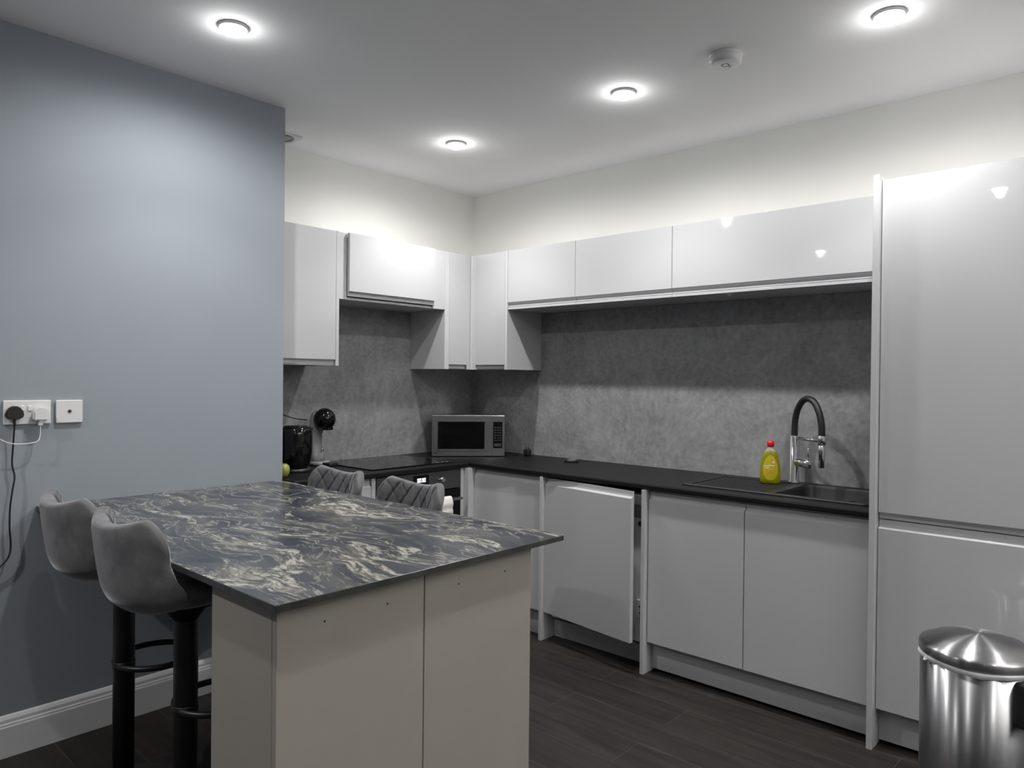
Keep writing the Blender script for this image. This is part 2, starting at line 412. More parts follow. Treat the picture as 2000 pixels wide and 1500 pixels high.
def shell(x0, x1, y0, y1, z0, z1, open_side, parent, th=.016, m=None):
    """open-fronted carcass"""
    b = MB()
    b.box(x0, x1, y0, y1, z0, z0+th); b.box(x0, x1, y0, y1, z1-th, z1)
    if open_side == '-x':
        b.box(x0, x1, y0, y0+th, z0+th, z1-th); b.box(x0, x1, y1-th, y1, z0+th, z1-th); b.box(x1-th, x1, y0+th, y1-th, z0+th, z1-th)
    else:
        b.box(x0, x0+th, y0, y1, z0+th, z1-th); b.box(x1-th, x1, y0, y1, z0+th, z1-th); b.box(x0+th, x1-th, y1-th, y1, z0+th, z1-th)
    return b.build('carcass', m or M['carcass'], parent)

ZT = 2.165      # top of wall units
FX = -.336      # face of wall-unit doors, sink wall
FYW = -.336     # same, hob wall
G = .0015
BS = .012       # backsplash thickness

# wall units on the sink wall
Z0 = 1.808
for (ya, yb_, label) in ((-.645, -1.158, 'narrow light grey flip-up wall cabinet next to the corner cabinet'),
                         (-1.158, -1.767, 'middle light grey flip-up wall cabinet over the bare worktop'),
                         (-1.767, -2.788, 'wide light grey flip-up wall cabinet above the sink')):
    t = thing('wall_cabinet', label, 'cabinet', (-.165, (ya+yb_)/2, Z0), 0, 'short wall cabinets above the sink run')
    shell(FX+FT+.001, -.001, yb_+.0005, ya-.0005, Z0+.001, ZT-.002, '-x', t)
    MB().box(FX+.003, FX+FT+.001, yb_+.0005, ya-.0005, Z0, Z0+.014, .001).build('bottom_rail', M['gloss'], t)
    d = door_x('door', FX, yb_+G, ya-G, Z0+.018, ZT, 'bottom', t)
    if ya == -1.767:
        MB().prism([(-2.045, Z0), (-2.078, Z0), (-2.063, Z0-.014)], 0, FX+.03, FX+.034).build('hanging_tab', M['white_plastic'], t)

# corner wall unit
ZC = 1.445
t = thing('corner_wall_cabinet', 'tall light grey corner wall cabinet over the microwave', 'cabinet', (-.17, -.17, ZC))
b = MB()
b.prism([(-.001, -.001), (-.001, -.625), (FX+FT+.001, -.625), (FX+FT+.001, FYW+FT+.001), (-.528, FYW+FT+.001), (-.528, -.001)], 2, ZC+.002, ZT-.002)
b.build('carcass', M['carcass'], t)
MB().box(-.564, -.5285, FYW+.0, -.001, ZC, ZT).build('end_panel', M['carcass'], t)
MB().box(FX, -.001, -.644, -.6255, ZC, ZT).build('end_panel', M['carcass'], t)
door_y('door', FYW, -.527, -.375, ZC+.004, ZT-.001, 'bottom', t)
door_x('door', FX, -.624, -.375, ZC+.004, ZT-.001, 'bottom', t)
MB().prism([(FX+FT, FYW), (-.3745, FYW), (-.3745, FYW+.004), (FX+FT+.001, FYW+FT), (FX+FT, -.3745), (FX, -.3745), (FX-.004, -.348), (-.348, FYW-.004)], 2, ZC, ZT-.001).build('corner_post', M['gloss'], t)

# bridging unit above the hob
t = thing('bridging_wall_cabinet', 'short light grey wall cabinet above the hob, its door standing slightly proud', 'cabinet', (-.94, -.16, Z0))
shell(-1.3255, -.565, FYW+FT+.001, -.001, Z0, ZT-.002, '-y', t)
door_y('door', FYW-.020, -1.276, -.664, Z0+.018, ZT, 'bottom', t)
MB().box(-1.3255, -1.2775, FYW+.004, FYW+FT, Z0, ZT-.001).build('filler', M['gloss'], t)
MB().box(-.6635, -.565, FYW+.000, FYW+FT, Z0, ZT-.001).build('filler', M['gloss'], t)
MB().box(-1.297, -.6635, FYW+.010, FYW+FT, Z0, Z0+.012).build('bottom_rail', M['gloss'], t)

# left wall unit
t = thing('wall_cabinet', 'tall light grey wall cabinet against the end of the blue-grey wall', 'cabinet', (-1.54, -.17, 1.452))
shell(-1.757, -1.347, FYW+FT+.001, -.001, 1.454, ZT-.002, '-y', t)
door_y('door', FYW, -1.755, -1.3475, 1.456, ZT, 'bottom', t)
MB().box(-1.3455, -1.327, FYW, -.001, 1.449, ZT+.002).build('end_panel', M['gloss'], t)
MB().box(-1.757, -1.347, FYW+.012, FYW+FT+.001, 1.450, 1.4535).build('bottom_rail', M['gloss'], t)

# ------------------------------------------------------------------ backsplash
def panel(label, boxes, name='backsplash_panel'):
    b = MB()
    for q in boxes: b.box(*q)
    return tag(b.build(name, M['splash']), label, 'backsplash')
panel('mottled grey splashback board behind the hob and coffee machine', [(-1.757, -1.3265, -BS, -.0005, .9005, 1.4485), (-1.3265, -.565, -BS, -.0005, .9005, 1.8075), (-.565, -.0005, -BS, -.0005, .9005, 1.4445)])
panel('mottled grey splashback board along the sink wall', [(-BS, -.0005, -.6445, -BS-.0005, .9005, 1.4445), (-BS, -.0005, -2.789, -.6445, .9005, 1.8075)])

# ------------------------------------------------------------------ worktops
WT0, WT1 = .872, .900
SX0, SX1, SY0, SY1 = -.523, -.070, -2.765, -1.925        # sink outline
BX0, BX1, BY0, BY1 = -.480, -.115, -2.690, -2.365        # bowl
def edge_slab(mb, x0, x1, y0, y1): mb.box(x0, x1, y0, y1, WT0, WT1)
b = MB()
HX0, HX1, HY0, HY1 = BX0-.012, BX1+.012, BY0-.012, BY1+.012
for q in ((-.600, HX0, -2.789, -.6005), (HX1, -.0005, -2.789, -.6005), (HX0, HX1, HY1, -.6005), (HX0, HX1, -2.789, HY0)):
    edge_slab(b, *q)
b.prism([(-.600, WT0), (-.600, WT1), (-.612, WT1), (-.617, WT1-.0025), (-.619, WT1-.008), (-.619, WT0+.006), (-.616, WT0+.001), (-.612, WT0)], 1, -2.789, -.619)
tag(b.build('worktop', M['worktop']), 'black worktop along the sink wall holding the inset sink', 'worktop')
b = MB(); b.box(-1.757, -.0005, -.600, -.0005, WT0, WT1)
 
b.prism([(-.600, WT0), (-.600, WT1), (-.612, WT1), (-.617, WT1-.0025), (-.619, WT1-.008), (-.619, WT0+.006), (-.616, WT0+.001), (-.612, WT0)], 0, -1.757, -.6195)
tag(b.build('worktop', M['worktop']), 'black worktop under the hob, kettle and microwave', 'worktop')

# sink
t = thing('kitchen_sink', 'black inset sink with drainer beneath the tall tap', 'sink', ((SX0+SX1)/2, (SY0+SY1)/2, .9))
def rrect(x0, x1, y0, y1, r, n=5):
    P = []
    for cx_, cy_, a0 in ((x1-r, y1-r, 0), (x0+r, y1-r, 90), (x0+r, y0+r, 180), (x1-r, y0+r, 270)):
        for k in range(n+1):
            a = math.radians(a0+90*k/n); P.append((cx_+r*math.cos(a), cy_+r*math.sin(a)))
    return P
def loft(mb, loops, cap=None, smooth=False):
    L = [[mb.bm.verts.new((p[0], p[1], z)) for p in P] for P, z in loops]
    n = len(L[0])
    for a, c in zip(L, L[1:]):
        for i in range(n):
            f = mb.bm.faces.new([a[i], a[(i+1) % n], c[(i+1) % n], c[i]]); f.smooth = smooth
    if cap: mb.bm.faces.new(L[-1])
    return L
DY0, DY1 = -2.335, -1.965                                   # drainer recess
b = MB()
# rim pieces around bowl and drainer
def rimbox(x0, x1, y0, y1, z1=.907): b.box(x0, x1, y0, y1, .9005, z1, .002)
# outer frame
loft(b, [(rrect(SX0, SX1, SY0, SY1, .035), .9003), (rrect(SX0, SX1, SY0, SY1, .035), .905), (rrect(SX0+.003, SX1-.003, SY0+.003, SY1-.003, .033), .9075), (rrect(SX0+.014, SX1-.014, SY0+.014, SY1-.014, .025), .9075), (rrect(SX0+.018, SX1-.018, SY0+.018, SY1-.018, .022), .9055)])
# deck between frame and recesses
zx = .9055
b.box(SX0+.017, SX1-.017, DY1, SY1-.017, .9003, zx); b.box(SX0+.017, SX1-.017, BY1, DY0, .9003, zx)
b.box(SX0+.017, BX0, SY0+.017, BY1, .9003, zx); b.box(BX1, SX1-.017, SY0+.017, BY1, .9003, zx); b.box(BX0, BX1, SY0+.017, BY0, .9003, zx)
b.box(SX0+.017, SX0+.04, DY0, DY1, .9003, zx); b.box(SX1-.05, SX1-.017, DY0, DY1, .9003, zx)
b.build('rim', M['sink'], t)
b = MB(); b.box(SX0+.04, SX1-.05, DY0, DY1, .9003, .9022)
for k in range(9):
    x = SX0+.075+.036*k; b.box(x-.004, x+.004, DY0+.02, DY1-.02, .9022, .9042, .0009)
b.build('drainer', M['sink'], t)
b = MB()
loft(b, [(rrect(BX0, BX1, BY0, BY1, .05), zx), (rrect(BX0+.006, BX1-.006, BY0+.006, BY1-.006, .05), .894), (rrect(BX0+.014, BX1-.014, BY0+.014, BY1-.014, .05), .77), (rrect(BX0+.045, BX1-.045, BY0+.045, BY1-.045, .04), .745)], cap=True, smooth=True)
L2 = loft(b, [(rrect(BX0, BX1, BY0, BY1, .05), zx), (rrect(BX0-.001, BX1+.001, BY0-.001, BY1+.001, .05), .77), (rrect(BX0+.04, BX1-.04, BY0+.04, BY1-.04, .04), .738)], cap=True)
b.build('bowl', M['sink'], t)
MB().lathe([(.045, .7455), (.045, .748), (.034, .749), (.03, .7465), (0, .7465)], 28, c=((BX0+BX1)/2, (BY0+BY1)/2, 0)).build('drain', M['chrome'], t)

# tap
TX, TY = -.094, -2.300
t = thing('kitchen_tap', 'chrome tap with a tall looped black hose beside the sink bowl', 'tap', (TX, TY, .9056))
b = MB().lathe([(.027, 0), (.027, .006), (.0225, .009), (.0225, .222), (.020, .226), (.012, .226)], 32); b.build('column', M['chrome'], t, local=True)
dx, dy = -.5, -.86; RCH = .185
ex, ey = dx*RCH, dy*RCH
pts = [(0, 0, .222), (0, 0, .26), (ex*.02, ey*.02, .30), (ex*.11, ey*.11, .352), (ex*.29, ey*.29, .392), (ex*.5, ey*.5, .404), (ex*.72, ey*.72, .388), (ex*.90, ey*.90, .340), (ex*.985, ey*.985, .285), (ex, ey, .24), (ex, ey, .205)]
MB().tube(pts, .0148, 18).build('hose', M['black_matt'], t, local=True)
MB().tube([(0, 0, .214), (ex*.9, ey*.9, .214)], .0075, 12, sub=1).build('holder_arm', M['chrome'], t, local=True)
b = MB().lathe([(.0185, .198), (.0185, .236), (.0155, .238)], 24, c=(ex, ey, 0)); b.build('holder_ring', M['chrome'], t, local=True)
sp = MB().lathe([(.016, .2), (.0165, .165), (.0135, .15), (.0135, .095), (.0115, .092), (0, .092)], 24, c=(ex, ey, 0)).build('spray_head', M['chrome'], t, local=True)
MB().box(ex-.019, ex-.012, ey-.006, ey+.006, .128, .158, .002).build('spray_button', M['black_matt'], sp, local=True)
rot = Matrix.Rotation(math.radians(90), 4, 'X') 
hd = Vector((-.25, -.97, 0)).normalized(); q = Vector((0, 0, 1)).rotation_difference(hd).to_matrix().to_4x4()
h = MB().lathe([(.018, .0), (.0215, .024), (.0215, .088), (.019, .092), (0, .092)], 28, mat=q, c=(0, 0, .098)).build('handle_body', M['chrome'], t, local=True)
e_ = hd*.074
MB().tube([(e_.x, e_.y, .112), (e_.x*1.03, e_.y*1.03, .178)], .0045, 12, sub=1).build('lever', M['chrome'], h, local=True)

# bottle
BR = math.atan2(-1.42, -3.40)      # label faces the room
t = thing('washing_up_liquid_bottle', 'yellow washing-up liquid bottle with red cap on the drainer', 'bottle', (-.185, -2.222, .9055), BR)
def section(z, wy, wx): return [(wx*math.cos(2*PI*k/36)*abs(math.cos(2*PI*k/36))**-.25 if abs(math.cos(2*PI*k/36)) > 1e-6 else 0, wy*math.sin(2*PI*k/36)*(abs(math.sin(2*PI*k/36))**-.25 if abs(math.sin(2*PI*k/36)) > 1e-6 else 0)) for k in range(36)]
SEC = [(0, .041, .024), (.004, .046, .028), (.02, .0475, .029), (.06, .0465, .029), (.10, .042, .027), (.13, .036, .0245), (.15, .029, .021), (.160, .020, .016), (.165, .0125, .0125), (.173, .0115, .0115)]
b = MB(); LL = loft(b, [(section(z, a, c), z) for z, a, c in SEC], cap=True, smooth=True); b.bm.faces.new(LL[0][::-1])
b.build('bottle_body', M['liquid'], t, local=True)
MB().lathe([(.0135, .1725), (.016, .176), (.0165, .190), (.014, .199), (.008, .203), (0, .203)], 24).build('cap', M['red'], t, local=True)
def wy_at(z):
    for (a, w0, d0), (c, w1, d1) in zip(SEC, SEC[1:]):
        if a <= z <= c:
            k = (z-a)/(c-a); return w0+(w1-w0)*k, d0+(d1-d0)*k
def label_patch(outline, name, m, lift, parent, inner=8):
    """patch wrapped on the +x side of the bottle; outline(k) -> (u,z), star shaped around its centre"""
    b = MB(); N_ = 40; cu = sum(p[0] for p in outline)/len(outline); cz_ = sum(p[1] for p in outline)/len(outline)
    def P(u, z):
        wy, wx = wy_at(z); s_ = max(-.97, min(.97, u/wy)); xx = wx*((1-abs(s_)**2.67)**(1/2.67)); return (xx+lift, u, z)
    rings = []
    for r_ in range(inner+1):
        f_ = r_/inner; rings.append([b.bm.verts.new(P(cu+(u-cu)*f_, cz_+(z-cz_)*f_)) for u, z in outline] if r_ else [b.bm.verts.new(P(cu, cz_))])
    n = len(outline)
    for a, c in zip(rings, rings[1:]):
        for i in range(n):
            j = (i+1) % n
            f = b.bm.faces.new([a[0], c[i], c[j]] if len(a) == 1 else [a[i], a[j], c[j], c[i]]); f.smooth = True
    return b.build(name, m, parent, local=True)
ov = []
for k in range(32):
    a = 2*PI*k/32; s_ = math.sin(a); ov.append((.033*math.cos(a)*(1-.18*s_), .075+.060*s_))
lb = label_patch(ov, 'label', M['label_yellow'], .0006, t)
label_patch([(u, z) for u, z in ((-.026, .079), (-.002, .081), (.02, .083), (.02, .088), (0, .087), (-.026, .084))], 'printed_band', M['label_white'], .0011, lb, 4)
label_patch([(u, z) for u, z in ((-.022, .071), (-.004, .072), (-.004, .0765), (-.022, .0755))], 'printed_band', M['label_white'], .0011, lb, 4)
label_patch([(.013+.0105*math.cos(2*PI*k/16), .101+.0105*math.sin(2*PI*k/16)) for k in range(16)], 'printed_spot', M['label_orange'], .0011, lb, 4)
label_patch([(.013+.005*math.cos(2*PI*k/16), .101+.005*math.sin(2*PI*k/16)) for k in range(16)], 'printed_spot', M['label_white'], .0015, lb, 4)
for zz in (.060, .048):
    label_patch([(-.014, zz), (-.002, zz+.001), (-.001, zz+.006), (-.013, zz+.005)], 'printed_mark', M['label_orange'], .0011, lb, 4)

# black puck on worktop
t = thing('sink_plug', 'small round black disc lying on the worktop left of the sink', 'plug', (-.150, -1.005, .9003))
MB().lathe([(.041, 0), (.044, .004), (.043, .010), (.036, .013), (.03, .013)], 32).build('rim', M['black_matt'], t, local=True)
MB().lathe([(.030, .011), (.027, .0155), (.010, .0165), (0, .0165)], 32).build('top_plate', M['chrome'], t, local=True)

# ------------------------------------------------------------------ base run, sink wall
BX = -.600       # base door faces
BZ0, BZ1 = .150, .860
def board(label, x0, x1, y0, y1, z0, z1, m='gloss', name='end_panel', bev=.001):
    return tag(MB().box(x0, x1, y0, y1, z0, z1, bev).build(name, M[m]), label, 'panel')
board('light grey floor-length end panel left of the ajar door', -.622, -.02, -1.1735, -1.1555, .0005, .871)
board('light grey floor-length end panel right of the ajar door', -.628, -.02, -1.8055, -1.787, .0005, .871)
t = thing('tall_end_panel', 'light grey full-height panel between the sink run and the fridge cabinet', 'panel', (-.31, -2.80, .0005))
MB().box(-.634, -.0005, -2.812, -2.7905, .0005, 2.170, .0012).build('board', M['gloss'], t)
# corner base unit
t = thing('corner_base_cabinet', 'light grey corner base cabinet under the microwave end of the worktop', 'cabinet', (-.3, -.88, .12))
shell(BX+FT+.001, -.02, -1.154, -.615, .14, .870, '-x', t)
door_x('door', BX, -1.152, -.642, BZ0, BZ1, 'top', t)
MB().box(-.648, -.582, -.640, -.600, .1405, .8705, .001).build('corner_post', M['gloss'], t)
MB().box(-.545, -.530, -1.154, -.60, .0005, .139).build('plinth', M['plinth'], t)
# ajar appliance door
t = thing('washing_machine', 'white appliance behind the light grey door that stands ajar', 'appliance', (-.3, -1.48, .02))
MB().box(-.572, -.03, -1.778, -1.205, .125, .835, .006).build('casing', M['white_enamel'], t)
MB().box(-.576, -.5722, -1.776, -1.207, .725, .832, .002).build('control_panel', M['silver_plastic'], t)
q = Vector((0, 0, 1)).rotation_difference(Vector((-1, 0, 0))).to_matrix().to_4x4()
MB().lathe([(.014, 0), (.013, .014), (.010, .017), (0, .017)], 20, mat=q, c=(-.572, -1.757, .700)).build('knob', M['black_matt'], t)
MB().lathe([(.006, 0), (.006, .008), (0, .008)], 16, mat=q, c=(-.572, -1.762, .655)).build('screw', M['steel_dark'], t)
MB().box(-.590, -.5722, -1.776, -1.740, .250, .335, .003).build('hinge_block', M['white_plastic'], t)
for z in (.275, .305): MB().lathe([(.0045, 0), (.004, .002), (0, .002)], 12, mat=q, c=(-.590, -1.760, z)).build('screw', M['steel_dark'], t)
MB().box(-.49, -.03, -1.768, -1.192, .0205, .1245, .003).build('base', M['rubber'], t)
for yy in (-1.25, -1.71): MB().lathe([(.02, .001), (.02, .02)], 16, c=(-.45, yy, 0)).build('foot', M['rubber'], t)
t = thing('appliance_door', 'light grey handleless door standing ajar over the white appliance', 'door', (BX+FT, -1.1765, BZ0), -math.radians(7.4))
# local: hinge at origin, door runs to -y, face at -x
z0, z1, s = 0, BZ1-BZ0+.004, .034
pr = [(0, z0), (0, z1-s), (.0015, z1-s+.002), (.008, z1-s+.004), (.013, z1-s+.009), (.0145, z1-s+.018), (.0145, z1), (FT, z1), (FT, z0)]
MB().prism([(-FT+a, z) for a, z in pr], 1, -.592, -.001).build('panel', M['gloss'], t, local=True)
b = MB()
for z in (.10, .36, .60): b.box(.0005, .004, -.030, -.012, z, z+.03)
b.build('hinge_plate', M['steel_dark'], t, local=True)
tag(MB().box(-.508, -.494, -1.785, -1.175, .002, .092).build('plinth', M['plinth']), 'low grey plinth set back beneath the ajar door', 'plinth')
# sink base unit
t = thing('sink_base_cabinet', 'light grey double-door base cabinet under the sink', 'cabinet', (-.3, -2.3, .12))
b = MB(); b.box(BX+FT+.001, -.02, -2.788, -1.808, .14, .156); b.box(BX+FT+.001, -.02, -1.824, -1.808, .156, .870); b.box(BX+FT+.001, -.02, -2.788, -2.772, .156, .870)
b.box(-.036, -.02, -2.772, -1.824, .156, .870); b.box(BX+FT+.001, BX+FT+.017, -2.772, -1.824, .80, .870)
b.build('carcass', M['carcass'], t)
door_x('door', BX, -2.282, -1.809, BZ0, BZ1, 'top', t)
door_x('door', BX, -2.787, -2.286, BZ0, BZ1, 'top', t)
tag(MB().box(-.552, -.536, -2.788, -1.808, .016, .139).build('plinth', M['plinth']), 'long grey plinth beneath the sink cabinet doors', 'plinth')
# tall fridge cabinet
t = thing('tall_cabinet', 'tall light grey two-door fridge cabinet at the right edge', 'cabinet', (-.3, -3.12, .12))
shell(BX+FT+.001, -.001, -3.430, -2.8135, .14, 2.150, '-x', t)
door_x('door', BX, -3.428, -2.8145, .8725, 2.155, 'bottom', t)
door_x('door', BX, -3.428, -2.8145, BZ0, .8690, 'top', t)
MB().box(-.552, -.536, -3.430, -2.813, .016, .139).build('plinth', M['plinth'], t)
t = thing('tall_end_panel', 'light grey full-height panel on the far side of the fridge cabinet', 'panel', (-.31, -3.44, .0005))
MB().box(-.634, -.0005, -3.453, -3.4315, .0005, 2.170, .0012).build('board', M['gloss'], t)

# ------------------------------------------------------------------ base run, hob wall
t = thing('base_cabinet', 'light grey base cabinet under the kettle, left of the oven', 'cabinet', (-1.51, -.3, .12))
shell(-1.755, -1.279, BX+FT+.001, -.02, .14, .870, '-y', t)
door_y('door', BX, -1.754, -1.304, BZ0, BZ1, 'top', t)
MB().box(-1.3005, -1.276, BX, BX+FT, .1405, .8705, .001).build('filler', M['gloss'], t)
MB().box(-1.755, -1.276, -.552, -.536, .0005, .139).build('plinth', M['plinth'], t)
t = thing('oven', 'built-in black glass oven with lit clock beneath the hob', 'oven', (-.97, -.3, .14))
MB().box(-1.270, -.676, -.578, -.03, .145, .870).build('casing', M['steel_dark'], t)
cp = MB().box(-1.272, -.674, -.604, -.5785, .762, .868, .002).build('control_panel', M['steel_dark'], t)
dp = MB().box(-1.028, -.918, -.6052, -.6042, .800, .856).build('display', M['glass_black'], cp)
def seg7(mb, ch, x, z, w_, h_, y0, y1):
    S = {'0': 'abcdef', '1': 'bc', '8': 'abcdefg', '4': 'bcfg', '2': 'abged'}[ch]; th = w_*.22
    R_ = {'a': (0, w_, h_-th, h_), 'd': (0, w_, 0, th), 'g': (0, w_, h_/2-th/2, h_/2+th/2), 'b': (w_-th, w_, h_/2, h_), 'c': (w_-th, w_, 0, h_/2), 'f': (0, th, h_/2, h_), 'e': (0, th, 0, h_/2)}
    for k in S: a = R_[k]; mb.box(x+a[0], x+a[1], y0, y1, z+a[2], z+a[3])
b = MB()
for ch, xx in (('0', -1.000), ('0', -.986), ('0', -.967), ('0', -.953)): seg7(b, ch, xx, .818, .011, .021, -.6062, -.6053)
b.build('digit', M['digit'], dp)
q = Vector((0, 0, 1)).rotation_difference(Vector((0, -1, 0))).to_matrix().to_4x4()
for x in (-1.125, -.830): MB().lathe([(.019, 0), (.019, .006), (.015, .010), (.0135, .026), (.011, .028), (0, .028)], 24, mat=q, c=(x, -.6042, .822)).build('knob', M['chrome'], cp)
d = MB().box(-1.272, -.674, -.604, -.5785, .182, .757, .002).build('door', M['glass_black'], t)
b = MB().tube([(-1.23, -.642, .706), (-.698, -.642, .706)], .0085, 14, sub=1)
for x in (-1.20, -.73): b.tube([(x, -.604, .706), (x, -.642, .706)], .006, 10, sub=1)
b.build('handle', M['steel_h'], d)
MB().box(-1.272, -.674, -.575, -.03, .142, .145).build('base_strip', M['steel_dark'], t)
MB().box(-1.275, -.649, -.552, -.536, .0005, .139).build('plinth', M['plinth'], t)
tag(MB().box(-.6725, -.6490, -.604, -.582, .1405, .8705, .001).build('filler_strip', M['gloss']), 'narrow light grey strip between the oven and the corner cabinet', 'panel')
# towel folded over the oven handle
b = MB(); X0, X1 = -.935, -.788; rows = []
prof_ = []
for k in range(13): prof_.append((-.6275+.0008*math.sin(k), .470+.236*k/12+.001))
for k in range(1, 8):
    a = PI*k/8; prof_.append((-.642+.0155*math.cos(a), .709+.0175*math.sin(a)))
for k in range(25): prof_.append((-.6585-.006*abs(math.sin(k*PI/4)), .707-.262*k/24))
nx = 10; G_ = []
for (y, z) in prof_: G_.append([b.bm.verts.new((X0+(X1-X0)*i/nx, y-.0025*math.sin(i*1.3+z*9), z)) for i in range(nx+1)])
for a, c in zip(G_, G_[1:]):
    for i in range(nx): f = b.bm.faces.new([a[i], a[i+1], c[i+1], c[i]]); f.smooth = True
o = tag(b.build('tea_towel', M['towel']), 'white ribbed tea towel hanging over the oven handle', 'towel')
md = o.modifiers.new('thick', 'SOLIDIFY'); md.thickness = .0035; md.offset = 0
# hob
t = thing('hob', 'black glass hob set in the worktop above the oven', 'hob', (-.965, -.30, .9002))
MB().box(-1.262, -.682, -.552, -.050, .9002, .9062, .0022).build('glass', M['glass_black'], t)
for (cx_, cy_, r_) in ((-1.12, -.42, .09), (-1.12, -.17, .072), (-.83, -.17, .09), (-.85, -.40, .072)):
    b = MB()
    for i in range(48):
        a0, a1 = 2*PI*i/48, 2*PI*(i+1)/48
        b.bm.faces.new([b.bm.verts.new((cx_+rr*math.cos(a), cy_+rr*math.sin(a), .9065)) for rr, a in ((r_, a0), (r_, a1), (r_-.002, a1), (r_-.002, a0))])
    bmesh.ops.remove_doubles(b.bm, verts=b.bm.verts[:], dist=.0001)
    b.build('zone_ring', M['steel_dark'], t)
b = MB()
for x in (-.80, -.765, -.73): b.box(x, x+.018, -.538, -.534, .9062, .9066)
b.build('touch_mark', M['hobmark'], t)

# ------------------------------------------------------------------ microwave
n45 = Vector((-.670, -.742, 0)); cx_, cy_ = -.404, -.388     # centre of the front face at its foot
t = thing('microwave', 'stainless steel microwave set diagonally in the worktop corner', 'microwave', (cx_, cy_, .9003), math.atan2(n45.y, n45.x)+PI/2)
ZB = .004
# local: front at y=0 facing -y, body to +y; x from -w/2 to w/2
W2, HT, DP = .226, .255, .315
MB().prism([(-W2+.004, .004), (W2-.004, .004), (W2-.004, DP-.10), (W2-.10, DP), (-W2+.10, DP), (-W2+.004, DP-.10)], 2, ZB, ZB+HT-.004).build('casing', M['steel'], t, local=True)
mp_ = [m for m in D.objects if m.parent == t]
b = MB(); b.box(-W2, W2, -.014, .004, ZB, ZB+HT, .003)
fr = b.build('front_frame', M['steel_h'], t, local=True)
MB().box(-W2+.036, W2-.126, -.0158, -.0142, ZB+.044, ZB+HT-.040, .001).build('window', M['glass_black'], t, local=True)
MB().box(-W2+.034, W2-.124, -.021, -.0142, ZB+.036, ZB+.042, .001).build('door_trim', M['chrome'], t, local=True)
kp = MB().box(W2-.072, W2-.015, -.0158, -.0142, ZB+.05, ZB+HT-.040, .001).build('keypad', M['black_gloss'], t, local=True)
b = MB()
for r_ in range(6):
    for c_ in range(3): b.box(W2-.065+c_*.016, W2-.065+c_*.016+.010, -.0166, -.0158, ZB+.095+r_*.016, ZB+.103+r_*.016)
b.box(W2-.066, W2-.021, -.0166, -.0158, ZB+.062, ZB+.080)
b.build('key', M['steel_dark'], kp, local=True)
MB().box(W2-.0775, W2-.0765, -.0148, -.0140, ZB+.004, ZB+HT-.004).build('door_seam', M['black_matt'], t, local=True)
q = Vector((0, 0, 1)).rotation_difference(Vector((0, -1, 0))).to_matrix().to_4x4()
MB().lathe([(.005, 0), (.005, .001), (0, .001)], 20, mat=q, c=(-W2+.026, -.0142, ZB+.021)).build('logo', M['black_matt'], t, local=True)
for sx in (-1, 1):
    for yy in (.02, DP-.12): MB().lathe([(.012, 0), (.012, ZB+.0005)], 14, c=(sx*(W2-.03), yy, 0)).build('foot', M['rubber'], t, local=True)
# microwave plug and lead
t = thing('black_plug', 'black mains plug and lead lying on the worktop right of the microwave', 'plug', (-.085, -.600, .9003))
MB().box(-.018, .018, -.022, .022, .0, .042, .009, 3).build('plug_body', M['black_matt'], t, local=True)
b = MB()
for (a, c_) in ((-.003, .0), (-.003, 0)): pass
for yy in (-.010, .010): b.box(-.003, .003, yy-.002, yy+.002, .041, .055)
b.build('pin', M['steel_dark'], t, local=True)
MB().tube([(-.016, .004, .012), (-.05, .02, .005), (-.045, .05, .004), (-.02, .09, .004), (.005, .115, .004)], .0032, 8).build('lead', M['black_matt'], t, local=True)

# ------------------------------------------------------------------ kettle
t = thing('kettle', 'glossy black kettle partly hidden by the blue-grey wall end', 'kettle', (-1.560, -.300, .9003))
MB().lathe([(.078, 0), (.080, .006), (.078, .018), (.06, .020)], 40).build('base', M['black_matt'], t, local=True)
MB().lathe([(.058, .022), (.066, .026), (.078, .055), (.085, .10), (.087, .15), (.086, .19), (.083, .215), (.074, .229), (.058, .233)], 48).build('body', M['black_gloss'], t, local=True)
MB().lathe([(.060, .231), (.056, .236), (.02, .238), (0, .238)], 32).build('lid', M['black_gloss'], t, local=True)
MB().tube([(-.070, 0, .212), (-.125, 0, .215), (-.145, 0, .185), (-.140, 0, .10), (-.112, 0, .058), (-.074, 0, .052)], .011, 12).build('handle', M['black_matt'], t, local=True)
MB().prism([(.058, .205), (.097, .218), (.070, .178)], 1, -.014, .014).build('spout', M['black_gloss'], t, local=True)

# apple beside the kettle
t = thing('apple', 'yellow-green apple peeping out beside the kettle and the wall end', 'apple', (-1.720, -.450, .9003))
MB().lathe([(0, .004), (.012, 0), (.024, .004), (.033, .020), (.035, .038), (.031, .055), (.020, .065), (.010, .065), (0, .058)], 28).build('fruit', M['apple'], t, local=True)
MB().tube([(0, 0, .057), (.003, 0, .072)], .0014, 6, sub=1).build('stalk', M['rubber'], t, local=True)

# ------------------------------------------------------------------ coffee machine
t = thing('coffee_machine', 'grey pod coffee machine with a glossy black ball-shaped head', 'coffee machine', (-1.315, -.150, .9003), math.radians(12))
